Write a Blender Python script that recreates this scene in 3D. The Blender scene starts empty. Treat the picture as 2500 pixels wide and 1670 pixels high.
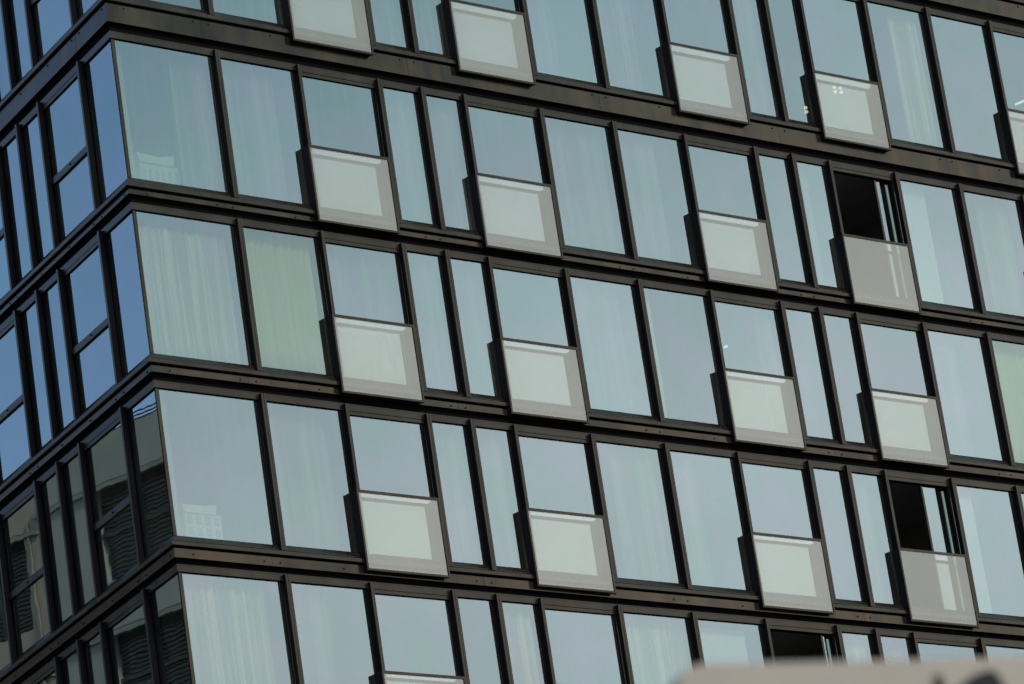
import bpy, bmesh, math, random
from mathutils import Vector, Matrix, noise as mnoise
random.seed(7)
S = bpy.context.scene
COL = S.collection
ZO = 31.45615          # height of row-A mullion tops above the street datum
RAD = math.radians

# ------------------------------------------------------------------ camera
cam_d = bpy.data.cameras.new("camera"); cam = bpy.data.objects.new("camera", cam_d); COL.objects.link(cam)
CAMP = Vector((-42.20236, -54.45097, 1.70))
bx = Vector((0.76146275, -0.63214872, -0.14339619)); by = -Vector((0.10450887, 0.33805186, -0.93530681)); bz = -Vector((0.63972836, 0.69721513, 0.32347905))
M = Matrix((bx, by, bz)).transposed().to_4x4(); M.translation = CAMP
cam.matrix_world = M
cam_d.sensor_width = 36.0; cam_d.lens = 36.0 * 11377.84 / 2500.0
cam_d.clip_start = 0.5; cam_d.clip_end = 3000.0
cam_d.dof.use_dof = True; cam_d.dof.focus_distance = 76.0; cam_d.dof.aperture_fstop = 6.3
S.camera = cam

# ------------------------------------------------------------------ sky, sun, exposure
SUN_AZ, SUN_EL = -105.0, 38.0
w = bpy.data.worlds.new("World"); S.world = w; w.use_nodes = True
nt = w.node_tree; nt.nodes.clear(); N = nt.nodes.new; LK = nt.links.new
out = N('ShaderNodeOutputWorld')
sky = N('ShaderNodeTexSky'); sky.sky_type = 'NISHITA'; sky.sun_disc = False
sky.sun_elevation = RAD(SUN_EL); sky.sun_rotation = RAD(90.0 - SUN_AZ); sky.air_density = 1.0; sky.dust_density = 1.0; sky.ozone_density = 2.0
b1 = N('ShaderNodeBackground'); b1.inputs[1].default_value = 0.14; LK(sky.outputs[0], b1.inputs[0])
tc = N('ShaderNodeTexCoord')
dot = N('ShaderNodeVectorMath'); dot.operation = 'DOT_PRODUCT'; LK(tc.outputs['Generated'], dot.inputs[0])
cd = Vector((math.cos(RAD(-36)), math.sin(RAD(-36)), 0.10)).normalized(); dot.inputs[1].default_value = cd
nz = N('ShaderNodeTexNoise'); nz.inputs['Scale'].default_value = 5.5; nz.inputs['Detail'].default_value = 7.0; nz.inputs['Roughness'].default_value = 0.55
mp = N('ShaderNodeMapping'); mp.inputs['Scale'].default_value = (1, 1, 2.4); LK(tc.outputs['Generated'], mp.inputs[0]); LK(mp.outputs[0], nz.inputs['Vector'])
ad = N('ShaderNodeMath'); ad.operation = 'MULTIPLY_ADD'; LK(nz.outputs['Fac'], ad.inputs[0]); ad.inputs[1].default_value = 0.5; LK(dot.outputs['Value'], ad.inputs[2])
mr = N('ShaderNodeMapRange'); mr.interpolation_type = 'SMOOTHSTEP'; LK(ad.outputs[0], mr.inputs[0])
mr.inputs[1].default_value = 0.35; mr.inputs[2].default_value = 1.0; mr.inputs[3].default_value = 0.0; mr.inputs[4].default_value = 0.92
# cloud bank: bright and neutral low down, thinner and bluer higher up and towards the left
d2 = N('ShaderNodeVectorMath'); d2.operation = 'DOT_PRODUCT'; LK(tc.outputs['Generated'], d2.inputs[0]); d2.inputs[1].default_value = (-0.22 * math.cos(RAD(43)), -0.22 * math.sin(RAD(43)), 1.0)
tt = N('ShaderNodeMapRange'); LK(d2.outputs['Value'], tt.inputs[0]); tt.inputs[1].default_value = 0.295; tt.inputs[2].default_value = 0.46
cmx = N('ShaderNodeMix'); cmx.data_type = 'RGBA'; LK(tt.outputs[0], cmx.inputs['Factor']); cmx.inputs['A'].default_value = (0.86, 0.91, 0.92, 1); cmx.inputs['B'].default_value = (0.24, 0.46, 0.54, 1)
eg = N('ShaderNodeMapRange'); LK(nz.outputs['Fac'], eg.inputs[0]); eg.inputs[1].default_value = 0.3; eg.inputs[2].default_value = 0.7; eg.inputs[3].default_value = 0.9; eg.inputs[4].default_value = 1.1
b2 = N('ShaderNodeBackground'); LK(cmx.outputs['Result'], b2.inputs[0]); 
d3 = N('ShaderNodeVectorMath'); d3.operation = 'DOT_PRODUCT'; LK(tc.outputs['Generated'], d3.inputs[0]); d3.inputs[1].default_value = (math.cos(RAD(43)), math.sin(RAD(43)), 0.0)
az = N('ShaderNodeMapRange'); LK(d3.outputs['Value'], az.inputs[0]); az.inputs[1].default_value = -0.12; az.inputs[2].default_value = 0.0; az.inputs[3].default_value = 0.79; az.inputs[4].default_value = 1.0
ml = N('ShaderNodeMath'); ml.operation = 'MULTIPLY'; LK(eg.outputs[0], ml.inputs[0]); LK(az.outputs[0], ml.inputs[1]); LK(ml.outputs[0], b2.inputs[1])
mx = N('ShaderNodeMixShader'); LK(mr.outputs[0], mx.inputs[0]); LK(b1.outputs[0], mx.inputs[1]); LK(b2.outputs[0], mx.inputs[2]); LK(mx.outputs[0], out.inputs[0])
sun_d = bpy.data.lights.new("sun", 'SUN'); sun_d.energy = 2.8; sun_d.angle = RAD(10); sun_d.color = (1.0, 0.93, 0.83)
sun = bpy.data.objects.new("sun", sun_d); COL.objects.link(sun)
sd = Vector((math.cos(RAD(SUN_AZ)) * math.cos(RAD(SUN_EL)), math.sin(RAD(SUN_AZ)) * math.cos(RAD(SUN_EL)), math.sin(RAD(SUN_EL))))
sun.rotation_euler = sd.to_track_quat('Z', 'Y').to_euler(); sun.location = (-30, -60, 90)
S.view_settings.view_transform = 'Standard'; S.view_settings.look = 'None'; S.view_settings.exposure = 0.42; S.view_settings.gamma = 1.0
S.cycles.max_bounces = 8; S.cycles.transparent_max_bounces = 16; S.cycles.glossy_bounces = 5

# ------------------------------------------------------------------ materials
def mat(name):
    m = bpy.data.materials.new(name); m.use_nodes = True
    nt = m.node_tree; nt.nodes.clear(); o = nt.nodes.new('ShaderNodeOutputMaterial')
    return m, nt, nt.nodes.new, nt.links.new, o
def principled(name, col, rough=0.5, metal=0.0, var=0.0, scale=3.0, var_col=None, bump=0.0, spec=0.5, stretch=(1, 1, 1), rvar=0.0, use_rand=0.0):
    m, nt, n, l, o = mat(name)
    p = n('ShaderNodeBsdfPrincipled'); l(p.outputs[0], o.inputs[0])
    p.inputs['Base Color'].default_value = (*col, 1); p.inputs['Roughness'].default_value = rough; p.inputs['Metallic'].default_value = metal
    p.inputs['Specular IOR Level'].default_value = spec
    t = n('ShaderNodeTexCoord'); mpn = n('ShaderNodeMapping'); mpn.inputs['Scale'].default_value = stretch; l(t.outputs['Object'], mpn.inputs[0])
    x = n('ShaderNodeTexNoise'); x.inputs['Scale'].default_value = scale; x.inputs['Detail'].default_value = 6; x.inputs['Roughness'].default_value = 0.6; l(mpn.outputs[0], x.inputs['Vector'])
    if var > 0:
        c2 = var_col or tuple(c * (1 - var) for c in col)
        r = n('ShaderNodeValToRGB'); l(x.outputs['Fac'], r.inputs[0]); r.color_ramp.elements[0].position = 0.38; r.color_ramp.elements[1].position = 0.66
        r.color_ramp.elements[0].color = (*c2, 1); r.color_ramp.elements[1].color = (*col, 1)
        src = r.outputs[0]
        if use_rand > 0:
            oi = n('ShaderNodeObjectInfo'); h = n('ShaderNodeHueSaturation'); rr = n('ShaderNodeMapRange'); l(oi.outputs['Random'], rr.inputs[0]); rr.inputs[3].default_value = 1 - use_rand; rr.inputs[4].default_value = 1 + use_rand
            l(rr.outputs[0], h.inputs['Value']); l(src, h.inputs['Color']); src = h.outputs[0]
        l(src, p.inputs['Base Color'])
    if rvar > 0:
        rr2 = n('ShaderNodeMapRange'); l(x.outputs['Fac'], rr2.inputs[0]); rr2.inputs[1].default_value = 0.3; rr2.inputs[2].default_value = 0.7; rr2.inputs[3].default_value = rough - rvar; rr2.inputs[4].default_value = rough + rvar; l(rr2.outputs[0], p.inputs['Roughness'])
    if bump > 0:
        b = n('ShaderNodeBump'); b.inputs['Distance'].default_value = bump; l(x.outputs['Fac'], b.inputs['Height']); l(b.outputs[0], p.inputs['Normal'])
    return m

MT = {}
MT['bronze'] = principled('bronze_metal', (0.071, 0.059, 0.046), 0.27, 0.9, 0.25, 2.0, None, 0.0004, 0.3, (1, 1, 0.4), 0.06)
MT['fascia'] = principled('bronze_panel', (0.088, 0.069, 0.048), 0.2, 0.9, 0.42, 1.1, (0.050, 0.044, 0.036), 0.0012, 0.3, (1, 1, 0.5), 0.07, 0.12)
nt = MT['fascia'].node_tree; n = nt.nodes.new; l = nt.links.new; p = [q for q in nt.nodes if q.type == 'BSDF_PRINCIPLED'][0]
src = p.inputs['Base Color'].links[0].from_socket; t = n('ShaderNodeTexCoord'); mpn = n('ShaderNodeMapping'); mpn.inputs['Scale'].default_value = (1.3, 1.3, 0.35); l(t.outputs['Object'], mpn.inputs[0])
x = n('ShaderNodeTexNoise'); x.inputs['Scale'].default_value = 1.6; x.inputs['Detail'].default_value = 5; x.inputs['Roughness'].default_value = 0.62; l(mpn.outputs[0], x.inputs['Vector'])
r = n('ShaderNodeMapRange'); l(x.outputs['Fac'], r.inputs[0]); r.inputs[1].default_value = 0.5; r.inputs[2].default_value = 0.68; r.inputs[4].default_value = 0.75
c = n('ShaderNodeMix'); c.data_type = 'RGBA'; l(r.outputs[0], c.inputs['Factor']); l(src, c.inputs['A']); c.inputs['B'].default_value = (0.115, 0.072, 0.042, 1); l(c.outputs['Result'], p.inputs['Base Color'])
MT['black'] = principled('black_gasket', (0.0025, 0.0025, 0.003), 0.7, 0.0, 0, spec=0.02)
MT['side'] = principled('black_side_shade', (0.003, 0.003, 0.0045), 0.6, 0.0, 0, spec=0.03)  # shade put into the colour: near-black on flanks and undersides of bronze parts
MT['screw'] = principled('screw_black', (0.004, 0.004, 0.004), 0.5, 0.0, spec=0.2)
MT['room'] = principled('room_plaster', (0.16, 0.15, 0.14), 0.9, 0, 0.2, 1.0)
MT['slab'] = principled('concrete_slab', (0.12, 0.12, 0.12), 0.9, 0, 0.2, 1.0)
MT['white_bar'] = principled('white_paint', (0.72, 0.72, 0.68), 0.6)
MT['asphalt'] = principled('asphalt', (0.06, 0.06, 0.06), 0.9, 0, 0.3, 0.8)
MT['paving'] = principled('paving', (0.25, 0.24, 0.22), 0.9, 0, 0.3, 0.6)
MT['stucco'] = principled('grey_stucco', (0.24, 0.25, 0.23), 0.9, 0, 0.14, 0.7, None, 0.01)
MT['beige'] = principled('beige_stucco', (0.29, 0.245, 0.195), 0.9, 0, 0.14, 0.7, None, 0.01)
MT['cornice'] = principled('pale_cornice', (0.19, 0.19, 0.165), 0.85, 0, 0.2, 2.0)
MT['louvre'] = principled('dark_louvre', (0.005, 0.006, 0.0045), 0.6, 0)
MT['darkglass'] = principled('dark_glass', (0.004, 0.006, 0.006), 0.25, 0, spec=0.3)
MT['cable'] = principled('black_cable', (0.01, 0.01, 0.01), 0.7)
MT['sign'] = principled('sign_enamel', (0.21, 0.19, 0.163), 0.5, 0, 0.12, 3.0)
MT['ink'] = principled('sign_ink', (0.006, 0.007, 0.009), 0.6, 0, spec=0.2)
MT['pole'] = principled('galvanised_pole', (0.35, 0.35, 0.35), 0.45, 0.8, 0.2, 6.0)
MT['cab'] = principled('pale_cabinet', (0.42, 0.42, 0.37), 0.6)
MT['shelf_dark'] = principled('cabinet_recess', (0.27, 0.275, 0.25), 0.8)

def glass_mat(name, r0, tint_r, tint_t, wave, wave_scale):
    m, nt, n, l, o = mat(name)
    t = n('ShaderNodeTexCoord'); oi = n('ShaderNodeObjectInfo')
    va = n('ShaderNodeVectorMath'); va.operation = 'MULTIPLY_ADD'; l(oi.outputs['Random'], va.inputs[0]); va.inputs[1].default_value = (37, 19, 53); l(t.outputs['Object'], va.inputs[2])
    x = n('ShaderNodeTexNoise'); x.inputs['Scale'].default_value = wave_scale; x.inputs['Detail'].default_value = 1.5; l(va.outputs[0], x.inputs['Vector'])
    b = n('ShaderNodeBump'); b.inputs['Strength'].default_value = 1.0; b.inputs['Distance'].default_value = wave; l(x.outputs['Fac'], b.inputs['Height'])
    lw = n('ShaderNodeLayerWeight'); lw.inputs[0].default_value = 0.5
    pw = n('ShaderNodeMath'); pw.operation = 'POWER'; l(lw.outputs['Facing'], pw.inputs[0]); pw.inputs[1].default_value = 4.0
    ma = n('ShaderNodeMath'); ma.operation = 'MULTIPLY_ADD'; l(pw.outputs[0], ma.inputs[0]); ma.inputs[1].default_value = 1 - r0
    # slight pane-to-pane difference in coating
    rr = n('ShaderNodeMapRange'); l(oi.outputs['Random'], rr.inputs[0]); rr.inputs[3].default_value = r0 - 0.03; rr.inputs[4].default_value = r0 + 0.03; l(rr.outputs[0], ma.inputs[2])
    g = n('ShaderNodeBsdfGlossy'); g.inputs['Roughness'].default_value = 0.0
    tn = n('ShaderNodeTexNoise'); tn.inputs['Scale'].default_value = 0.9; tn.inputs['Detail'].default_value = 3; l(va.outputs[0], tn.inputs['Vector'])
    tm = n('ShaderNodeMapRange'); l(tn.outputs['Fac'], tm.inputs[0]); tm.inputs[1].default_value = 0.35; tm.inputs[2].default_value = 0.65
    tx = n('ShaderNodeMix'); tx.data_type = 'RGBA'; l(tm.outputs[0], tx.inputs['Factor'])
    tx.inputs['A'].default_value = (tint_r[0] * 0.95, tint_r[1], tint_r[2] * 0.98, 1); tx.inputs['B'].default_value = (tint_r[0] * 1.05, tint_r[1] * 0.985, tint_r[2] * 1.04, 1)
    l(tx.outputs['Result'], g.inputs['Color']); l(b.outputs[0], g.inputs['Normal'])
    tr = n('ShaderNodeBsdfTransparent'); tr.inputs[0].default_value = (*tint_t, 1)
    mxx = n('ShaderNodeMixShader'); l(ma.outputs[0], mxx.inputs[0]); l(tr.outputs[0], mxx.inputs[1]); l(g.outputs[0], mxx.inputs[2])
    # thin film of dirt, running down in vertical streaks
    mp2 = n('ShaderNodeMapping'); mp2.inputs['Scale'].default_value = (9, 9, 0.35); l(va.outputs[0], mp2.inputs[0])
    y = n('ShaderNodeTexNoise'); y.inputs['Scale'].default_value = 1.6; y.inputs['Detail'].default_value = 4; l(mp2.outputs[0], y.inputs['Vector'])
    dr = n('ShaderNodeMapRange'); l(y.outputs['Fac'], dr.inputs[0]); dr.inputs[1].default_value = 0.52; dr.inputs[2].default_value = 0.8; dr.inputs[3].default_value = 0.003; dr.inputs[4].default_value = 0.035
    df = n('ShaderNodeBsdfDiffuse'); df.inputs[0].default_value = (0.6, 0.62, 0.56, 1)
    m2 = n('ShaderNodeMixShader'); l(dr.outputs[0], m2.inputs[0]); l(mxx.outputs[0], m2.inputs[1]); l(df.outputs[0], m2.inputs[2])
    l(m2.outputs[0], o.inputs[0]); return m
MT['glass'] = glass_mat('coated_glass', 0.36, (0.80, 0.95, 0.96), (0.55, 0.60, 0.56), 0.0005, 1.4)
MT['glass_left'] = glass_mat('coated_glass_wavy', 0.36, (0.80, 0.95, 0.96), (0.55, 0.60, 0.56), 0.0007, 1.3)
MT['glass_green'] = glass_mat('green_coated_glass', 0.31, (0.78, 0.93, 0.86), (0.58, 0.63, 0.56), 0.0005, 1.4)
m, nt, n, l, o = mat('clear_inner_face'); tr = n('ShaderNodeBsdfTransparent'); tr.inputs[0].default_value = (0.93, 0.98, 0.95, 1); l(tr.outputs[0], o.inputs[0]); MT['clear'] = m
m, nt, n, l, o = mat('green_glass_edge'); d = n('ShaderNodeBsdfDiffuse'); d.inputs[0].default_value = (0.12, 0.19, 0.175, 1); l(d.outputs[0], o.inputs[0]); MT['edge'] = m

# translucent balustrade glass: fritted white film on clear glass
m, nt, n, l, o = mat('fritted_glass')
df = n('ShaderNodeBsdfDiffuse'); df.inputs[0].default_value = (0.86, 0.845, 0.72, 1)
tl = n('ShaderNodeBsdfTranslucent'); tl.inputs[0].default_value = (0.94, 0.93, 0.88, 1)
ms = n('ShaderNodeMixShader'); ms.inputs[0].default_value = 0.45; l(df.outputs[0], ms.inputs[1]); l(tl.outputs[0], ms.inputs[2])
tr = n('ShaderNodeBsdfTransparent'); tr.inputs[0].default_value = (1, 1, 0.99, 1)
oi = n('ShaderNodeObjectInfo'); tcn = n('ShaderNodeTexCoord'); fn = n('ShaderNodeTexNoise'); fn.inputs['Scale'].default_value = 1.3; fn.inputs['Detail'].default_value = 4; l(tcn.outputs['Object'], fn.inputs['Vector'])
fa = n('ShaderNodeMath'); fa.operation = 'MULTIPLY_ADD'; l(fn.outputs['Fac'], fa.inputs[0]); fa.inputs[1].default_value = 0.06
fr_ = n('ShaderNodeMapRange'); l(oi.outputs['Random'], fr_.inputs[0]); fr_.inputs[3].default_value = 0.215; fr_.inputs[4].default_value = 0.255; l(fr_.outputs[0], fa.inputs[2])
mm = n('ShaderNodeMixShader'); l(fa.outputs[0], mm.inputs[0]); l(tr.outputs[0], mm.inputs[1]); l(ms.outputs[0], mm.inputs[2])
gl = n('ShaderNodeBsdfGlossy'); gl.inputs['Roughness'].default_value = 0.0
lw = n('ShaderNodeLayerWeight'); lw.inputs[0].default_value = 0.5; pw = n('ShaderNodeMath'); pw.operation = 'POWER'; l(lw.outputs['Facing'], pw.inputs[0]); pw.inputs[1].default_value = 5.0
ma = n('ShaderNodeMath'); ma.operation = 'MULTIPLY_ADD'; l(pw.outputs[0], ma.inputs[0]); ma.inputs[1].default_value = 0.9; ma.inputs[2].default_value = 0.15
m2 = n('ShaderNodeMixShader'); l(ma.outputs[0], m2.inputs[0]); l(mm.outputs[0], m2.inputs[1]); l(gl.outputs[0], m2.inputs[2]); l(m2.outputs[0], o.inputs[0]); MT['frit'] = m

def curtain_mat(name, col, opac, stripes=True, freq=1.1, low=0.5, lo_=0.36):
    m, nt, n, l, o = mat(name)
    df = n('ShaderNodeBsdfDiffuse'); df.inputs[0].default_value = (*col, 1)
    tl = n('ShaderNodeBsdfTranslucent'); tl.inputs[0].default_value = (*col, 1)
    a = n('ShaderNodeMixShader'); a.inputs[0].default_value = 0.2; l(df.outputs[0], a.inputs[1]); l(tl.outputs[0], a.inputs[2])
    tcn = n('ShaderNodeTexCoord'); mpc = n('ShaderNodeMapping'); mpc.inputs['Scale'].default_value = (7, 7, 0.12); l(tcn.outputs['Object'], mpc.inputs[0])
    nzc = n('ShaderNodeTexNoise'); nzc.inputs['Scale'].default_value = freq; nzc.inputs['Detail'].default_value = 2.5; nzc.inputs['Roughness'].default_value = 0.5; l(mpc.outputs[0], nzc.inputs['Vector'])
    rc = n('ShaderNodeMapRange'); l(nzc.outputs['Fac'], rc.inputs[0]); rc.inputs[1].default_value = lo_; rc.inputs[2].default_value = 0.68; rc.inputs[3].default_value = opac * low; rc.inputs[4].default_value = min(1.0, opac * 1.2)
    tr = n('ShaderNodeBsdfTransparent'); b = n('ShaderNodeMixShader')
    if stripes: l(rc.outputs[0], b.inputs[0])
    else: b.inputs[0].default_value = opac
    l(tr.outputs[0], b.inputs[1]); l(a.outputs[0], b.inputs[2])
    l(b.outputs[0], o.inputs[0]); return m
MT['cur_sheer'] = curtain_mat('sheer_curtain', (0.44, 0.44, 0.38), 0.35, True, 1.0, 0.4, 0.42)
MT['cur_green'] = curtain_mat('green_curtain', (0.40, 0.41, 0.25), 1.0, True, 1.2, 0.85, 0.45)
MT['cur_pale'] = curtain_mat('pale_curtain', (0.56, 0.56, 0.38), 0.82, True, 1.25, 0.30, 0.45)
MT['blind'] = curtain_mat('white_blind', (0.52, 0.58, 0.57), 0.95, False)
def emit(name, col, s):
    m, nt, n, l, o = mat(name); e = n('ShaderNodeEmission'); e.inputs[0].default_value = (*col, 1); e.inputs[1].default_value = s; l(e.outputs[0], o.inputs[0]); return m
MT['bulb'] = emit('warm_bulb', (1.0, 0.86, 0.6), 1.0)
MT['tube'] = emit('white_tube', (1.0, 0.97, 0.9), 0.75)

# ------------------------------------------------------------------ mesh helpers
class MB:
    def __init__(s): s.v = []; s.f = []; s.mi = []
    def hexa(s, p, mi=0, faces=None):
        b = len(s.v); s.v += [tuple(x) for x in p]
        F = [(0, 3, 2, 1), (4, 5, 6, 7), (0, 1, 5, 4), (1, 2, 6, 5), (2, 3, 7, 6), (3, 0, 4, 7)]
        for i, f in enumerate(F):
            s.f.append(tuple(b + k for k in f)); s.mi.append(mi if not faces or i not in faces else faces[i])
    def box(s, x0, x1, y0, y1, z0, z1, mi=0):
        s.hexa([(x0, y0, z0), (x1, y0, z0), (x1, y1, z0), (x0, y1, z0), (x0, y0, z1), (x1, y0, z1), (x1, y1, z1), (x0, y1, z1)], mi)
    def tube(s, a, b, r, n=8, mi=0):
        a = Vector(a); b = Vector(b); d = (b - a).normalized(); u = d.orthogonal().normalized(); v = d.cross(u); k = len(s.v)
        for p in (a, b):
            for i in range(n):
                t = 2 * math.pi * i / n; s.v.append(tuple(p + r * (math.cos(t) * u + math.sin(t) * v)))
        for i in range(n): s.f.append((k + i, k + (i + 1) % n, k + n + (i + 1) % n, k + n + i)); s.mi.append(mi)
        s.f.append(tuple(k + i for i in range(n))[::-1]); s.mi.append(mi); s.f.append(tuple(k + n + i for i in range(n))); s.mi.append(mi)
    def build(s, name, mats, parent=None, bevel=0.0, origin=None, smooth=False):
        me = bpy.data.meshes.new(name); off = Vector(origin) if origin else Vector((0, 0, 0))
        me.from_pydata([tuple(Vector(v) - off) for v in s.v], [], s.f)
        if not isinstance(mats, (list, tuple)): mats = [mats]
        for mm in mats: me.materials.append(MT[mm])
        for p, i in zip(me.polygons, s.mi): p.material_index = i; p.use_smooth = smooth
        bm = bmesh.new(); bm.from_mesh(me); bmesh.ops.recalc_face_normals(bm, faces=bm.faces); bm.to_mesh(me); bm.free()
        o = bpy.data.objects.new(name, me); COL.objects.link(o); o.location = off
        if parent: o.parent = parent
        if bevel > 0:
            bv = o.modifiers.new('bevel', 'BEVEL'); bv.width = bevel; bv.segments = 1; bv.limit_method = 'ANGLE'
        return o
def empty(name, loc, label, cat, group=None):
    o = bpy.data.objects.new(name, None); COL.objects.link(o); o.location = loc; o['label'] = label; o['category'] = cat
    if group: o['group'] = group
    return o
def tag(o, label=None, cat=None, group=None, kind=None):
    if label: o['label'] = label
    if cat: o['category'] = cat
    if group: o['group'] = group
    if kind: o['kind'] = kind
    return o

# ------------------------------------------------------------------ facade frames
AL = RAD(11.633223); WO = -0.095693
E2 = Vector((math.sin(AL), math.cos(AL))); N2 = Vector((-math.cos(AL), math.sin(AL)))
def P(face, s, z, d):
    if face == 'R': return (s, d, z + ZO)
    q = E2 * s + N2 * (WO - d); return (q.x, q.y, z + ZO)
def cs(face, d):                       # where a facade plane at depth d meets the corner mitre
    x = (d - WO + d * math.sin(AL)) / math.cos(AL)
    return x if face == 'R' else Vector((x, d)).dot(E2)
def fbox(mb, face, s0, s1, z0, z1, d0, d1, mi=0, faces=None, mitre=False):
    a0 = cs(face, d0) if mitre else s0; a1 = cs(face, d1) if mitre else s0
    p = [P(face, a0, z0, d0), P(face, s1, z0, d0), P(face, s1, z0, d1), P(face, a1, z0, d1), P(face, a0, z1, d0), P(face, s1, z1, d0), P(face, s1, z1, d1), P(face, a1, z1, d1)]
    mb.hexa(p, mi, faces)
def fprism(mb, face, prof, s0, s1, mi=0, mitre=False):      # prof: (d, z) polygon
    k = len(mb.v); n = len(prof)
    for e in (0, 1):
        for d, z in prof: mb.v.append(P(face, (cs(face, d) if mitre and e == 0 else (s0, s1)[e]), z, d))
    for i in range(n): mb.f.append((k + i, k + (i + 1) % n, k + n + (i + 1) % n, k + n + i)); mb.mi.append(mi)
    mb.f.append(tuple(k + i for i in range(n))); mb.mi.append(mi); mb.f.append(tuple(k + n + i for i in range(n))[::-1]); mb.mi.append(mi)
def in_frame(p, m=0.0):
    r = M.inverted() @ Vector(p); f = 11377.84; x = 1250 + f * r.x / -r.z; y = 835 - f * r.y / -r.z
    return -m < x < 2500 + m and -m < y < 1670 + m

WD, NR = 1.69916, 0.93741
U = [2.23616, 3.94121, 5.63754, 6.57275, 7.51835, 9.22354, 10.90496, 12.60480, 14.30379, 15.24382, 16.18502, 17.88672, 19.57159, 21.29369]
U += [U[-1] + WD, U[-1] + WD + NR, U[-1] + WD + 2 * NR, U[-1] + 2 * WD + 2 * NR, U[-1] + 3 * WD + 2 * NR, U[-1] + 4 * WD + 2 * NR]
V = [1.265, 2.960, 3.890, 4.822, 6.523, 8.222, 9.921, 11.620, 12.558, 13.495, 15.194]
OPEN_R = {2, 5, 8, 11, 14, 17}     # bays (by the mullion on their near side) with an opening window and balustrade
OPEN_L = {1, 4, 7, 10}
ROWS = ['Y', 'Z', 'A', 'B', 'C', 'D', 'E']
ZT = {'Y': 7.24, 'Z': 3.62008, 'A': 0.0, 'B': -2.97034, 'C': -5.97442, 'D': -9.0, 'E': -12.03}
ZB = {'Y': 4.24, 'Z': 0.61917, 'A': -2.61085, 'B': -5.59203, 'C': -8.60268, 'D': -11.63, 'E': -14.66}
F2B = {'Y': 0.16, 'Z': 0.17, 'A': 0.17, 'B': 0.15, 'C': 0.148, 'D': 0.122, 'E': 0.122}
FW = 0.095; GD = 0.108             # mullion width, glass depth
END = {'R': U[-1] + 0.4, 'L': V[-1] + 0.4}

bld = empty('glass_building', (0, 0, 0), 'tall glass building in dark bronze metal frames filling the whole view', 'building')
def nxt(r):
    i = ROWS.index(r); return ZT[ROWS[i + 1]] if i + 1 < len(ROWS) else ZT[r] - 3.03
stray = {}
def stray_mb(k):
    if k not in stray: stray[k] = MB()
    return stray[k]

# --- mullions
def mullion(mb, face, s, r, wide):
    zt, zb = ZT[r], ZB[r]; fw = FW if wide else 0.062
    for a, b in (((0, fw * 0.47), (fw * 0.54, fw)) if wide else ((0, fw),)):
        fc = {5: 1, 3: 1, 0: 1, 1: 1} if face == 'R' else {5: 1, 3: 1, 0: 1, 1: 1}  # flanks and ends take the painted-in shade, the front stays bronze
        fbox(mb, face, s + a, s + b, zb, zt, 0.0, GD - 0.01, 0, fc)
    if wide: fbox(mb, face, s + fw * 0.47, s + fw * 0.54, zb + 0.004, zt - 0.004, 0.02, GD - 0.012, 1)
# for the left facade the metal strip runs away from the corner, so its dark flank faces the corner
for r in ROWS:
    for face, arr, opn in (('R', U, OPEN_R), ('L', V, OPEN_L)):
        for i, s in enumerate(arr):
            vis = r in 'ZABCD' and (in_frame(P(face, s, ZT[r], 0), 30) or in_frame(P(face, s, ZB[r], 0), 30) or in_frame(P(face, s, (ZT[r] + ZB[r]) / 2, 0), 30))
            mb = MB() if vis else stray_mb('mullion')
            mullion(mb, face, s, r, (i + 1) not in opn if face == 'R' else False)
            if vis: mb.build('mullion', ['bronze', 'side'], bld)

# --- corner posts
for r in ROWS:
    mb = MB(); zt, zb = ZT[r], ZB[r]
    za, zc = zb + 0.108, zt - 0.09
    a = cs('R', GD - 0.012)
    mb.hexa([P('R', cs('R', GD - 0.012), za, GD - 0.012), P('R', a + 0.062, za, GD - 0.012), P('R', a + 0.062, za, GD + 0.05), P('R', cs('R', GD + 0.05), za, GD + 0.05),
             P('R', cs('R', GD - 0.012), zc, GD - 0.012), P('R', a + 0.062, zc, GD - 0.012), P('R', a + 0.062, zc, GD + 0.05), P('R', cs('R', GD + 0.05), zc, GD + 0.05)], 0)
    fbox(mb, 'L', 0, cs('L', GD - 0.012) + 0.035, za, zc, GD - 0.012, GD + 0.05, 1, None, True)
    if r in 'ZABCD': mb.build('corner_post', ['bronze', 'black'], bld)
    else:
        k = stray_mb('corner_post'); o_ = len(k.v); k.v += mb.v; k.f += [tuple(o_ + q for q in f) for f in mb.f]; k.mi += mb.mi

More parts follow.
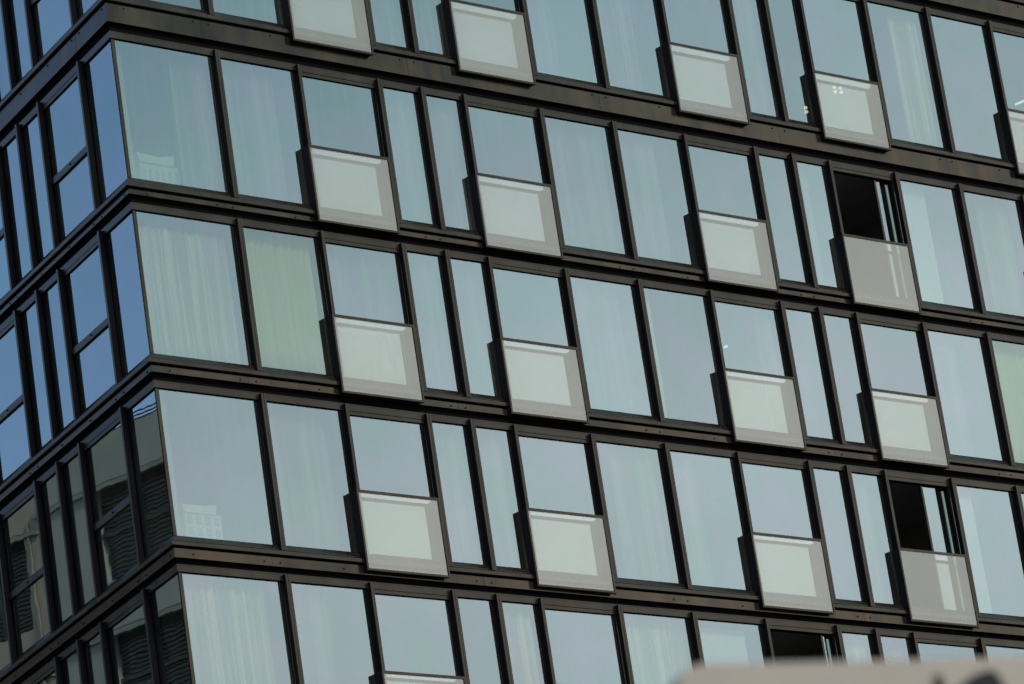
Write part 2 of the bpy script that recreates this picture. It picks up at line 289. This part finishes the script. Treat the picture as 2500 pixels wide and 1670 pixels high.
# --- bands between the rows: sill, upper rail, screwed panels, black shadow gap, window head
def screw(mb, face, s, z, d):
    c = Vector(P(face, s, z, d)); nn = Vector((0, -1, 0)) if face == 'R' else Vector((N2.x, N2.y, 0))
    mb.tube(c - nn * 0.002, c + nn * 0.012, 0.017, 8, 1)
SEAM_R = [cs('R', 0.04)] + [U[i] - 0.19 for i in (0, 3, 6, 9, 12, 15, 18)] + [END['R']]
SEAM_L = [cs('L', 0.04)] + [V[i] + 0.05 for i in (0, 3, 6, 9)] + [END['L']]
for r in ROWS:
    zn = nxt(r); zb = ZB[r]; zg = zb + 0.112
    for face in 'RL':
        e = END[face]
        sill = MB(); fprism(sill, face, [(GD + 0.03, zg), (GD - 0.004, zg), (0.056, zb + 0.030), (0.056, zb + 0.018), (GD + 0.03, zb + 0.018)], 0, e, 0, True)
        rail = MB(); fprism(rail, face, [(-0.012, zb - 0.018), (-0.012, zb - 0.082), (0.01, zb - 0.086), (0.08, zb - 0.086), (0.08, zb - 0.012)], 0, e, 0, True)
        core = MB(); fbox(core, face, 0, e, zn + 0.033, zg - 0.01, 0.10, 0.14, 0, None, True)
        fbox(core, face, 0, e, zb - 0.010, zb + 0.016, 0.066, 0.099, 0, None, True)
        head = MB(); fprism(head, face, [(0.07, zn + 0.008), (0.07, zn - 0.09), (GD + 0.03, zn - 0.09), (GD + 0.03, zn + 0.032), (0.076, zn + 0.032), (0.076, zn + 0.014), (0.084, zn + 0.014), (0.084, zn + 0.008)], 0, e, 0, True)
        sill.build('window_sill', 'bronze', bld); rail.build('rail', 'bronze', bld); head.build('window_head', 'bronze', bld); core.build('shadow_gap', 'black', bld)
        f0 = zn + F2B[ROWS[ROWS.index(r) + 1] if r != 'E' else 'E']; f1 = zb - 0.118
        seams = SEAM_R if face == 'R' else SEAM_L
        for k in range(len(seams) - 1):
            a, b = seams[k], seams[k + 1]; pn = MB()
            tall = f1 - f0 > 0.25
            jit = random.uniform(-0.0015, 0.0015)
            fbox(pn, face, a + (0 if k == 0 else 0.003), b - 0.003, f0 + 0.012, f1, 0.04 + jit, 0.075, 0, None, k == 0)
            fbox(pn, face, a + (0 if k == 0 else 0.003), b - 0.003, f0, f0 + 0.0118, 0.02, 0.075, 0, None, k == 0)
            zs = f1 - 0.05 if tall else (f0 + f1) / 2 - 0.005
            a_ = cs(face, 0.04) if k == 0 else a
            spots = [a_ + 0.16, b - 0.155]; L_ = b - a_
            if L_ > 2.6: spots += [a_ + L_ * 0.33, a_ + L_ * 0.66]
            if k == 0 and face == 'R': spots = [a_ + 0.36, b - 0.155]
            for q in spots: screw(pn, face, q, zs + random.uniform(-0.004, 0.004), 0.04 + jit)
            if in_frame(P(face, (a_ + b) / 2, f0, 0.1), 420): pn.build('fascia_panel', ['fascia', 'screw'], bld)
            else:
                km = stray_mb('fascia_panel'); o_ = len(km.v); km.v += pn.v; km.f += [tuple(o_ + q for q in f) for f in pn.f]; km.mi += pn.mi

# --- windows
def border(mb, face, s0, s1, z0, z1, d0, d1, l, rr, t, b, mi=0):
    fbox(mb, face, s0, s0 + l, z0, z1, d0, d1, mi); fbox(mb, face, s1 - rr, s1, z0, z1, d0, d1, mi)
    fbox(mb, face, s0 + l, s1 - rr, z1 - t, z1, d0, d1, mi); fbox(mb, face, s0 + l, s1 - rr, z0, z0 + b, d0, d1, mi)
def pane_mb(mb, face, s0, s1, z0, z1, d):
    fbox(mb, face, s0, s1, z0, z1, d, d + 0.018, 1, {2: 0})
AJAR = {('A', 11): (0.735, 0.835), ('C', 11): (0.585, 0.83), ('D', 8): (0.84, 0.90)}      # sashes pushed open
def window(face, r, i, s0, s1, opn, corner=False):
    zt, zb = ZT[r] - 0.092, ZB[r] + 0.114
    vis = r in 'ZABCD' and any(in_frame(P(face, s, z, 0), 0) for s in (s0 + .1, (s0 + s1) / 2, s1 - .1) for z in (zt, (zt + zb) / 2, zb))
    gm = ('glass_green' if r == 'B' and i in (1, 13) else 'glass') if face == 'R' else 'glass_left'
    fr = MB(); pn = MB(); lft, rgt = (0.018, 0.045)
    if opn: zt_ = zt - 0.062; fbox(fr, face, s0 + 0.01, s1 - 0.01, zt_, zt - 0.006, 0.076, 0.12, 0); lft, rgt = 0.03, 0.055
    else: zt_ = zt
    border(fr, face, s0, s1, zb, zt_ - 0.001, GD - 0.003, GD + 0.05, lft, rgt, 0.016, 0.006, 1)
    a, b = s0 + lft, s1 - rgt; z0, z1 = zb + 0.006, zt_ - 0.017
    if corner:
        fr = MB(); fbox(fr, face, s1 - 0.03, s1, zb, zt - 0.001, GD - 0.003, GD + 0.05, 1); fbox(fr, face, cs(face, GD) + 0.062, s1 - 0.03, zt - 0.016, zt - 0.001, GD - 0.003, GD + 0.05, 1)
        a, b = cs(face, GD) + (0.062 if face == 'R' else 0.035), s1 - 0.03; z0, z1 = zb, zt - 0.017
    aj = AJAR.get((r, i)) if face == 'R' else None
    sash = None
    if aj:
        q = a + (b - a) * aj[0]; q2 = a + (b - a) * aj[1]; sash = MB()
        fbox(sash, face, q, q + 0.045, z0, z1, 0.13, 0.18, 0); fbox(sash, face, q2, b, z0, z1, 0.165, 0.18, 1)
        pane_mb(pn, face, q + 0.045, q2, z0, z1, 0.15)
        g = b - 0.115; fbox(sash, face, g, g + 0.05, z0, z1 - 0.06, 0.142, 0.16, 2)
    elif face == 'L' and opn:
        zm0, zm1 = ZB[r] + 1.10, ZB[r] + 1.24
        fprism(fr, face, [(0.066, zm1 - 0.03), (0.066, zm0), (GD + 0.03, zm0), (GD + 0.03, zm1), (GD - 0.004, zm1)], a - 0.002, b + 0.002, 0)
        screw(fr, face, (a + b) / 2, (zm0 + zm1) / 2 - 0.012, 0.066)
        pane_mb(pn, face, a, b, z0, zm0 - 0.012, GD); pane_mb(pn, face, a, b, zm1, z1, GD)
        fbox(fr, face, a, b, zm0 - 0.012, zm0 - 0.0005, GD - 0.003, GD + 0.02, 1)
    else: pane_mb(pn, face, a, b, z0, z1, GD)
    if vis:
        f_ = fr.build('window', ['bronze', 'black'], bld); pn.build('glass_pane', [gm, 'clear'], f_)
        if sash: sash.build('sliding_sash', ['bronze', 'black', 'edge'], f_)
        if aj: tag(f_, 'dark open window behind its glass balustrade')
    else:
        for key, mb in (('window', fr), ('glass_pane', pn)):
            km = stray_mb(key if key == 'window' else 'glass_pane_' + face); o_ = len(km.v); km.v += mb.v; km.f += [tuple(o_ + q for q in f) for f in mb.f]; km.mi += mb.mi
for r in ROWS:
    window('R', r, 0, 0, U[0], False, True); window('L', r, 0, 0, V[0], False, True)
    for i in range(1, len(U)): window('R', r, i, U[i - 1] + (0.062 if i in OPEN_R else FW), U[i], i in OPEN_R)
    for i in range(1, len(V)): window('L', r, i, V[i - 1] + 0.062, V[i], i in OPEN_L)

# --- projecting glass balustrades in front of the opening windows
def balustrade(r, i):
    s0 = U[i - 1] - 0.071; s1 = U[i] - 0.053; zt = ZB[r] + 1.132; zb = ZB[r] - 0.226; d0 = -0.07
    fr = MB(); fbox(fr, 'R', s0, s0 + 0.035, zb, zt, d0, d0 + 0.05, 0, {5: 1}); fbox(fr, 'R', s1 - 0.032, s1, zb, zt, d0, d0 + 0.05, 0)
    fbox(fr, 'R', s0 + 0.035, s1 - 0.032, zt - 0.042, zt, d0, d0 + 0.05); fbox(fr, 'R', s0 + 0.035, s1 - 0.032, zb, zb + 0.034, d0, d0 + 0.05)
    fbox(fr, 'R', s0 + 0.0005, s0 + 0.012, zb + 0.002, zt - 0.002, d0 + 0.05, GD - 0.004, 1)          # closed cheeks
    fbox(fr, 'R', s1 - 0.012, s1 - 0.0005, zb + 0.26, zt - 0.002, d0 + 0.05, GD - 0.004, 1)
    fbox(fr, 'R', s1 - 0.045, s1 - 0.0325, zb + 0.034, zt - 0.042, d0 + 0.02, d0 + 0.05, 1)
    tr_ = MB(); fbox(tr_, 'R', s0 + 0.013, s1 - 0.02, zb + 0.004, zb + 0.05, d0 + 0.052, 0.015 if r != 'Z' else 0.036, 0, {0: 1})
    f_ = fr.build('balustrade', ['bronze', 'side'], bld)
    g = MB(); fbox(g, 'R', s0 + 0.035, s1 - 0.045, zb + 0.034, zt - 0.042, d0 + 0.012, d0 + 0.026, 1, {2: 0}); g.build('glass_panel', ['frit', 'clear'], f_)
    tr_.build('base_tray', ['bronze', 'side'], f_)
for r in ROWS:
    for i in (2, 5, 8, 11, 14):
        if r in 'ZABCD' and not (r == 'D' and i > 8): balustrade(r, i)
for i in (11, 14): balustrade('D', i)

# --- parts wholly outside the view, kept as one mass each
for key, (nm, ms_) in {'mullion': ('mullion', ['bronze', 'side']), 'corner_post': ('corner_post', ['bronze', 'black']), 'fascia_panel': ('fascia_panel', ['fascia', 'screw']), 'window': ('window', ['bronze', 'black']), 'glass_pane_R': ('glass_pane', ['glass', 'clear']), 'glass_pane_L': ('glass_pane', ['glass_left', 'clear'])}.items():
    if key in stray: tag(stray[key].build(nm, ms_, bld), kind='stuff')

# --- rooms behind the glass: slabs, back walls, partitions
def quad_prism(mb, pts, z0, z1, mi=0):
    k = len(mb.v); n = len(pts)
    for z in (z0, z1):
        for x, y in pts: mb.v.append((x, y, z + ZO))
    for i in range(n): mb.f.append((k + i, k + (i + 1) % n, k + n + (i + 1) % n, k + n + i)); mb.mi.append(mi)
    mb.f.append(tuple(k + i for i in range(n))); mb.mi.append(mi); mb.f.append(tuple(k + n + i for i in range(n))[::-1]); mb.mi.append(mi)
def p2(face, s, d): q = P(face, s, 0, d); return (q[0], q[1])
def outline(d): return [p2('R', cs('R', d), d), p2('R', END['R'], d), (END['R'], 14.0), (E2.x * END['L'] + 2.5, max(14.0, E2.y * END['L'])), p2('L', END['L'], d)]
for r in ROWS:
    mb = MB(); quad_prism(mb, outline(0.15), nxt(r) + 0.06, ZB[r] + 0.10); mb.build('floor_slab', 'slab', bld)
mb = MB(); quad_prism(mb, outline(5.5), ZB['E'] + 0.2, ZT['Y'] - 0.1); mb.build('back_wall', 'room', bld)
for r in ROWS:
    z0, z1 = ZB[r] + 0.10, ZT[r] + 0.06
    mb = MB()
    for s in [U[i] + 0.02 for i in (3, 6, 9, 12, 15, 18)]: 
        mb = MB(); fbox(mb, 'R', s, s + 0.05, z0, z1, 0.16, 5.49); mb.build('partition', 'room', bld)
    for s in [V[i] + 0.01 for i in (2, 5, 8)]: 
        mb = MB(); fbox(mb, 'L', s, s + 0.05, z0, z1, 0.16, 3.6); mb.build('partition', 'room', bld)
mb = MB(); quad_prism(mb, outline(0.12), -ZO, nxt('E') + 0.1); mb.build('lower_storeys', 'fascia', bld)
mb = MB(); quad_prism(mb, outline(0.12), ZT['Y'] + 0.1, ZT['Y'] + 4.0); mb.build('upper_storeys', 'fascia', bld)

# ------------------------------------------------------------------ curtains and blinds behind the glass
RN = {'Z': 'top', 'A': 'second', 'B': 'third', 'C': 'fourth', 'D': 'bottom'}
ORD = ['corner', 'second', 'third', 'fourth', 'fifth', 'sixth', 'seventh', 'eighth', 'ninth', 'tenth', 'eleventh', 'twelfth', 'thirteenth', 'fourteenth', 'fifteenth']
def curtain(r, i, f0, f1, kind, amp=0.028, top=None, face='R'):
    arr = U if face == 'R' else V
    a = cs(face, GD) + 0.1 if i == 0 else arr[i - 1] + 0.1; b = arr[i] - 0.03
    s0, s1 = a + (b - a) * f0, a + (b - a) * f1; z1 = ZT[r] + 0.03 if top is None else ZT[r] - top; z0 = ZB[r] + 0.12
    mb = MB(); n = max(8, int((s1 - s0) / 0.016)); rows_ = 7; ph = random.uniform(0, 9); base = 0.30
    for j in range(rows_):
        for k in range(n + 1):
            t = k / n; s = s0 + (s1 - s0) * t; z = z1 + (z0 - z1) * j / (rows_ - 1)
            wv = 0 if kind == 'blind' else amp * (math.sin(s * 42 + ph + 1.4 * math.sin(s * 9 + ph)) + 0.5 * math.sin(s * 19 + 2 * ph)) * (0.55 + 0.45 * j / (rows_ - 1)) + 0.02 * mnoise.noise(Vector((s * 3, j * 0.4, ph)))
            mb.v.append(P(face, s + (0 if kind == 'blind' else 0.05 * (j / rows_) * mnoise.noise(Vector((s * 2, ph, 3)))), z, base + wv))
    for j in range(rows_ - 1):
        for k in range(n): q = j * (n + 1) + k; mb.f.append((q, q + 1, q + n + 2, q + n + 1)); mb.mi.append(0)
    nm = 'roller_blind' if kind == 'blind' else 'curtain'
    c0 = P(face, (s0 + s1) / 2, z0, base)
    o = mb.build(nm, {'sheer': 'cur_sheer', 'green': 'cur_green', 'pale': 'cur_pale', 'blind': 'blind'}[kind], None, 0, c0, kind != 'blind')
    so = o.modifiers.new('thickness', 'SOLIDIFY'); so.thickness = 0.004 if kind == 'blind' else 0.002
    look = {'sheer': 'faint sheer curtain', 'green': 'green tinted closed curtain', 'pale': 'pale folded curtain', 'blind': 'flat whitish roller blind'}[kind]
    part = 'across' if f1 - f0 > 0.8 else ('left in' if f0 < 0.2 else ('right in' if f1 > 0.8 else 'midway in'))
    fc = 'long right facade' if face == 'R' else 'narrow left facade'
    lab = f"{look} {part} the {ORD[i]} window from corner, {RN[r]} row" if i else f"{look} {part} the corner window, {RN[r]} row"
    if face == 'L': lab += ', left facade'
    tag(o, lab, 'blind' if kind == 'blind' else 'curtain', 'curtains and blinds behind the glass')
for a in [('Z', 1, 0.0, 1.0, 'sheer'), ('Z', 3, 0.05, 0.98, 'sheer'), ('Z', 4, 0.0, 0.98, 'sheer'), ('Z', 6, 0.0, 0.55, 'sheer'), ('Z', 7, 0.1, 0.7, 'sheer'), ('Z', 9, 0.2, 0.98, 'sheer'), ('Z', 12, 0.5, 1.0, 'pale', 0.01),
          ('A', 0, 0.02, 0.10, 'pale', 0.02), ('A', 0, 0.62, 1.0, 'sheer'), ('A', 1, 0.05, 0.8, 'sheer'), ('A', 3, 0.0, 1.0, 'sheer', 0.02), ('A', 4, 0.0, 1.0, 'sheer'), ('A', 6, 0.15, 0.98, 'sheer'), ('A', 7, 0.0, 0.7, 'sheer'), ('A', 10, 0.0, 0.6, 'sheer'), ('A', 12, 0.02, 0.58, 'blind'), ('A', 13, 0.35, 0.9, 'sheer'),
          ('B', 0, 0.03, 0.97, 'pale', 0.034, 0.25), ('B', 1, 0.02, 0.98, 'green', 0.03), ('B', 2, 0.02, 0.98, 'sheer', 0.035), ('B', 3, 0.0, 1.0, 'sheer'), ('B', 4, 0.0, 1.0, 'sheer'), ('B', 6, 0.2, 0.85, 'sheer'), ('B', 7, 0.0, 0.24, 'pale', 0.012), ('B', 8, 0.74, 0.98, 'sheer'), ('B', 12, 0.15, 0.6, 'sheer'), ('B', 13, 0.03, 0.98, 'green', 0.03),
          ('C', 0, 0.02, 0.12, 'pale', 0.02), ('C', 1, 0.0, 0.86, 'sheer', 0.02), ('C', 3, 0.0, 1.0, 'sheer'), ('C', 4, 0.1, 0.9, 'sheer'), ('C', 6, 0.3, 0.98, 'sheer'), ('C', 7, 0.0, 0.5, 'sheer'), ('C', 10, 0.0, 0.75, 'sheer', 0.04), ('C', 12, 0.0, 0.42, 'blind'),
          ('D', 0, 0.06, 0.9, 'pale', 0.036, 0.12), ('D', 1, 0.02, 0.55, 'sheer', 0.03), ('D', 4, 0.05, 1.0, 'pale', 0.02), ('D', 6, 0.0, 1.0, 'pale', 0.014), ('D', 7, 0.08, 0.84, 'blind', 0.0, 0.16), ('D', 9, 0.02, 1.0, 'pale', 0.015), ('D', 10, 0.02, 1.0, 'sheer', 0.02)]:
    curtain(*a)
curtain('A', 3, 0.05, 0.55, 'pale', 0.02, None, 'L')
for r_, i_ in (('Z', 2), ('Z', 3), ('A', 2), ('B', 2), ('B', 3)): curtain(r_, i_, 0.03, 0.97, 'sheer', 0.02, None, 'L')

# ------------------------------------------------------------------ furniture and lamps seen through the panes
def cabinet(name, lab, s0, s1, z0, z1, nx, nz, flare):
    rt = empty(name, P('R', (s0 + s1) / 2, z0, 0.62), lab, 'cabinet')
    def part(mb, nm, m_): o = mb.build(nm, m_, None, 0); o.parent = rt; o.matrix_parent_inverse = Matrix.Translation(rt.location).inverted(); return o
    mb = MB(); fbox(mb, 'R', s0, s1, z0, z1, 0.60, 0.85, 0)
    part(mb, 'body', 'cab')
    mb = MB(); h = (z1 - z0); wq = (s1 - s0)
    for a in range(nx):
        for b in range(nz):
            x0 = s0 + wq * (a + 0.25) / nx; y0 = z0 + h * (b + 0.2) / nz
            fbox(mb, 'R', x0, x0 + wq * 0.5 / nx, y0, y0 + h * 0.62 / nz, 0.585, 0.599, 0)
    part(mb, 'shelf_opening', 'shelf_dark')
    mb = MB(); ps = [(s0 - 0.06, z1 + 0.14 + flare), (s0 + 0.01, z1 + 0.001), (s1 - 0.10, z1 + 0.001), (s1 - 0.06, z1 + 0.17 + flare), ((s0 + s1) / 2, z1 + 0.13)]
    k = len(mb.v)
    for d in (0.58, 0.85):
        for s, z in ps: mb.v.append(P('R', s, z, d))
    for i in range(5): mb.f.append((k + i, k + (i + 1) % 5, k + 5 + (i + 1) % 5, k + 5 + i)); mb.mi.append(0)
    mb.f.append((0, 1, 2, 3, 4)); mb.f.append((9, 8, 7, 6, 5)); mb.mi += [0, 0]
    part(mb, 'top', 'cab')
cabinet('cabinet', 'pale slatted cabinet with curved top inside the corner window, second row', 0.87, 1.64, ZB['A'] + 0.105, -1.95, 6, 1, 0.02)
cabinet('cabinet', 'pale cabinet with rows of square openings inside the corner window, fourth row', 0.87, 1.58, ZB['C'] + 0.105, -7.90, 4, 3, 0.0)
def lamp(spots, lab, m_='bulb', r=0.035, bar=None, cat='lamp'):
    c = Vector(P('R', *spots[0][:2], 1.2)); top = None
    rt = empty('ceiling_lamp', c, lab, cat)
    def part(mb, nm, mm_, smooth=False): o = mb.build(nm, mm_, None, 0, None, smooth); o.parent = rt; o.matrix_parent_inverse = Matrix.Translation(c).inverted()
    if bar:
        mb = MB(); mb.tube(P('R', bar[0], bar[1], 1.2), P('R', bar[2], bar[3], 1.2), 0.022, 8); part(mb, 'tube', m_)
    for s, z in spots:
        if bar: break
        mb = MB(); q = Vector(P('R', s, z, 1.2))
        for k in range(5):
            t0 = -1.5 + 3.0 * k / 5; t1 = -1.5 + 3.0 * (k + 1) / 5
            b = len(mb.v)
            for t in (t0, t1):
                for j in range(10): an = 2 * math.pi * j / 10; mb.v.append(tuple(q + Vector((math.cos(an) * math.cos(t), math.sin(an) * math.cos(t), math.sin(t))) * r))
            for j in range(10): mb.f.append((b + j, b + (j + 1) % 10, b + 10 + (j + 1) % 10, b + 10 + j)); mb.mi.append(0)
        part(mb, 'bulb', m_, True)
    mb = MB(); s, z = spots[0]; zc = [ZT[r] for r in ROWS if ZT[r] > z][-1] + 0.05
    mb.tube(P('R', s, z + 0.03, 1.23), P('R', s, zc, 1.23), 0.006, 6); part(mb, 'stem', 'black')
lamp([(17.977, 2.205), (18.140, 2.213), (17.977, 2.112), (18.142, 2.129)], 'cluster of four small warm bulbs glowing behind a top row balustrade')
lamp([(17.105, 1.656), (17.107, 1.573)], 'pair of small warm bulbs glowing low in a narrow top row window')
lamp([(23.0, 2.6)], 'thin bright tube lamp in the window at the far right of the top row', 'tube', 0.03, (23.00, 2.60, 23.45, 2.80))
lamp([(13.93, -3.47)], 'tiny white tube lamp in a third row window above its balustrade', 'tube', 0.03, (13.93, -3.47, 14.0, -3.44))

# ------------------------------------------------------------------ buildings across the side street, seen mirrored in the left facade
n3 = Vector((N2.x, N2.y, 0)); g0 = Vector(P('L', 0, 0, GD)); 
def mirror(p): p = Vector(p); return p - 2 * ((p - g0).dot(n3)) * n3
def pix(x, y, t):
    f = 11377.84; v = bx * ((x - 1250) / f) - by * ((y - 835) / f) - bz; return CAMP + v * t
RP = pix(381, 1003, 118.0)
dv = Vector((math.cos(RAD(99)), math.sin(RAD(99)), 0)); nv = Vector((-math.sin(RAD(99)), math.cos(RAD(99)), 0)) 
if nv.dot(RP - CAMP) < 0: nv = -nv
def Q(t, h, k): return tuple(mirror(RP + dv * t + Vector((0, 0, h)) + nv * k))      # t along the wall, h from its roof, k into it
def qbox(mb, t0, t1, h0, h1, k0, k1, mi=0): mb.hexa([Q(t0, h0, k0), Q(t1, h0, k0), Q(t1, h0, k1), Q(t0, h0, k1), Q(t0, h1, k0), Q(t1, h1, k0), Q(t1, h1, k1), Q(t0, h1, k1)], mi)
def neighbour(name, lab, t0, t1, roof, wallm, piers, depth=12.0):
    base = Vector(Q((t0 + t1) / 2, 0, depth / 2)); base.z = 0
    rt = empty(name, base, lab, 'building', 'buildings mirrored in the left facade')
    inv = Matrix.Translation(base).inverted()
    def part(mb, nm, ms_, par=None): 
        o = mb.build(nm, ms_, None); o.parent = par or rt
        if not par: o.matrix_parent_inverse = inv
        return o
    gz = RP.z; mb = MB()
    FH = 3.85; top = 1.28
    nfl = int(gz // FH)
    ops = []; t = t0 + piers[0]; j = 0
    edges = []
    while t + piers[1] < t1 - 0.2:
        edges.append((t, t + piers[1])); t += piers[1] + piers[0]
    # wall as piers and spandrels round the openings
    qbox(mb, t0, t1, roof - gz, roof, 0.45, depth)
    last = t0
    for a, b in edges + [(t1, t1)]:
        if a > last: qbox(mb, last, a, roof - gz, roof - 0.001, 0.0, 0.449)
        last = b
    for a, b in edges:
        for fl in range(nfl):
            y1 = roof - fl * FH; qbox(mb, a + 0.0005, b - 0.0005, y1 - top, y1 - 0.0015, 0.004, 0.448)
    part(mb, 'wall', wallm)
    mb = MB()
    for fl in range(nfl):
        y1 = roof - fl * FH - top; qbox(mb, t0 - 0.03, t1 + 0.03, y1 - 0.15, y1 - 0.035, -0.10, 0.003); qbox(mb, t0 - 0.03, t1 + 0.03, y1 + 0.0, y1 + 0.03, -0.05, 0.003)
    part(mb, 'cornice', 'cornice')
    for a, b in edges:
        for fl in range(min(nfl, 5)):
            y1 = roof - fl * FH - top; y0 = y1 - (FH - top)
            fr = MB(); qbox(fr, a + 0.02, b - 0.02, y0 + 0.02, y1 - 0.02, 0.33, 0.44, 0)
            w_ = part(fr, 'window', 'darkglass')
            lv = MB(); h = y0 + 0.15
            while h < y1 - 0.3: qbox(lv, a + 0.06, b - 0.06, h, h + 0.035, 0.27, 0.325); h += 0.115
            part(lv, 'louvre', 'louvre', w_)
            cr_ = MB(); mdl = (a + b) / 2; qbox(cr_, mdl - 0.03, mdl + 0.03, y0 + 0.02, y1 - 0.02, 0.20, 0.26); qbox(cr_, a + 0.02, b - 0.02, y0 + 1.25, y0 + 1.36, 0.195, 0.255)
            part(cr_, 'window_frame', 'louvre', w_)
    pp_ = MB(); qbox(pp_, t0 + piers[0] * 0.45, t0 + piers[0] * 0.45 + 0.05, roof - gz, roof - 1.0, -0.08, -0.03); part(pp_, 'downpipe', 'cornice')
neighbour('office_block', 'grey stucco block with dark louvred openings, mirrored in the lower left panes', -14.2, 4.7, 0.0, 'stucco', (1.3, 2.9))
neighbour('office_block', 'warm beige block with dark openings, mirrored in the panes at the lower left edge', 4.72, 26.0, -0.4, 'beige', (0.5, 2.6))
for k, (h, kk) in enumerate(((0.25, 0.5), (0.15, 1.0), (0.07, 1.5))):
    mb = MB(); prev = None
    for j in range(25):
        t = -14 + 16.5 * j / 24.0; p = Q(t, h + 0.012 * math.sin(t * 0.9 + k), 0.1 + 0.02 * kk)
        if prev: mb.tube(prev, p, 0.022, 6)
        prev = p
    tag(mb.build('overhead_cable', 'cable', None, 0, Q(-7, h, -0.4)), ['black overhead cable mirrored in the corner pane, highest of the three', 'black overhead cable mirrored in the corner pane, middle of the three', 'black overhead cable mirrored in the corner pane, lowest of the three'][k], 'cable', 'overhead cables mirrored above the grey block')

mb = MB(); mb.tube(Q(2.52, -0.05, 0.12), Q(2.52, 0.34, 0.12), 0.03, 8); 
tag(mb.build('cable_mast', 'cable', None, 0, Q(2.52, -0.05, 0.12)), 'short black mast on the grey block holding the ends of the overhead cables', 'mast')
# ------------------------------------------------------------------ blurred street sign in the foreground
sdv = Vector((math.cos(RAD(-15)), math.sin(RAD(-15)), 0)); sn = Vector((sdv.y, -sdv.x, 0))
if sn.dot(CAMP - pix(2100, 1615, 7)) < 0: sn = -sn
so = pix(1630, 1632, 7.0)
def SP(x, z, k): return tuple(so + sdv * x + Vector((0, 0, z)) + sn * k)
rt = empty('street_sign', tuple(Vector((SP(1.32, 0, -0.06)[0], SP(1.32, 0, -0.06)[1], 0))), 'out of focus beige sign board with black lettering in the foreground at lower right', 'sign')
inv = Matrix.Translation(rt.location).inverted()
def spart(mb, nm, m_): o = mb.build(nm, m_, None); o.parent = rt; o.matrix_parent_inverse = inv; return o
mb = MB(); W_, H_, RR = 1.78, 0.42, 0.05; pts = []
for cx_, cz_, a0 in ((W_ - RR, -RR, 0), (RR, -RR, 90), (RR, -H_ + RR, 180), (W_ - RR, -H_ + RR, 270)):
    for k in range(7): t = RAD(a0 + 15 * k); pts.append((cx_ + RR * math.cos(t), cz_ + RR * math.sin(t)))
n_ = len(pts)
for kk in (0.02, -0.02):
    for x, z in pts: mb.v.append(SP(x, z, kk))
mb.f.append(tuple(range(n_))); mb.f.append(tuple(range(2 * n_ - 1, n_ - 1, -1))); mb.mi += [0, 0]
for i in range(n_): mb.f.append((i, (i + 1) % n_, n_ + (i + 1) % n_, n_ + i)); mb.mi.append(0)
spart(mb, 'sign_board', 'sign')
def glyph(pl):
    k = len(mb.v); n = len(pl)
    for kk in (0.0202, 0.0235):
        for x, z in pl: mb.v.append(SP(x, z, kk))
    mb.f.append(tuple(k + i for i in range(n))); mb.f.append(tuple(k + n + i for i in range(n))[::-1]); mb.mi += [0, 0]
    for i in range(n): mb.f.append((k + i, k + (i + 1) % n, k + n + (i + 1) % n, k + n + i)); mb.mi.append(0)
mb = MB()
glyph([(0.420, -0.170), (0.447, -0.026), (0.461, -0.026), (0.473, -0.170)])
glyph([(0.473, -0.170), (0.481, -0.050), (0.515, -0.028), (0.550, -0.018), (0.563, -0.026), (0.577, -0.060), (0.585, -0.170)])
spart(mb, 'lettering', 'ink')
mb = MB(); mb.tube(SP(1.32, -so.z, -0.06), SP(1.32, 0.1, -0.06), 0.038, 16); spart(mb, 'pole', 'pole')

# ------------------------------------------------------------------ ground
def sheet(name, x0, x1, y0, y1, z, m_):
    mb = MB(); mb.v = [(x0, y0, z), (x1, y0, z), (x1, y1, z), (x0, y1, z)]; mb.f = [(0, 1, 2, 3)]; mb.mi = [0]; return tag(mb.build(name, m_), kind='structure')
sheet('ground', -900, 900, -900, 900, -0.12, 'paving')
mb = MB(); mb.box(-200, 200, -22, -6, -0.118, -0.112); tag(mb.build('road', 'asphalt'), kind='structure')
mb = MB(); mb.box(-200, 200, -5.8, 60, -0.117, 0.0); tag(mb.build('pavement', 'paving'), kind='structure')
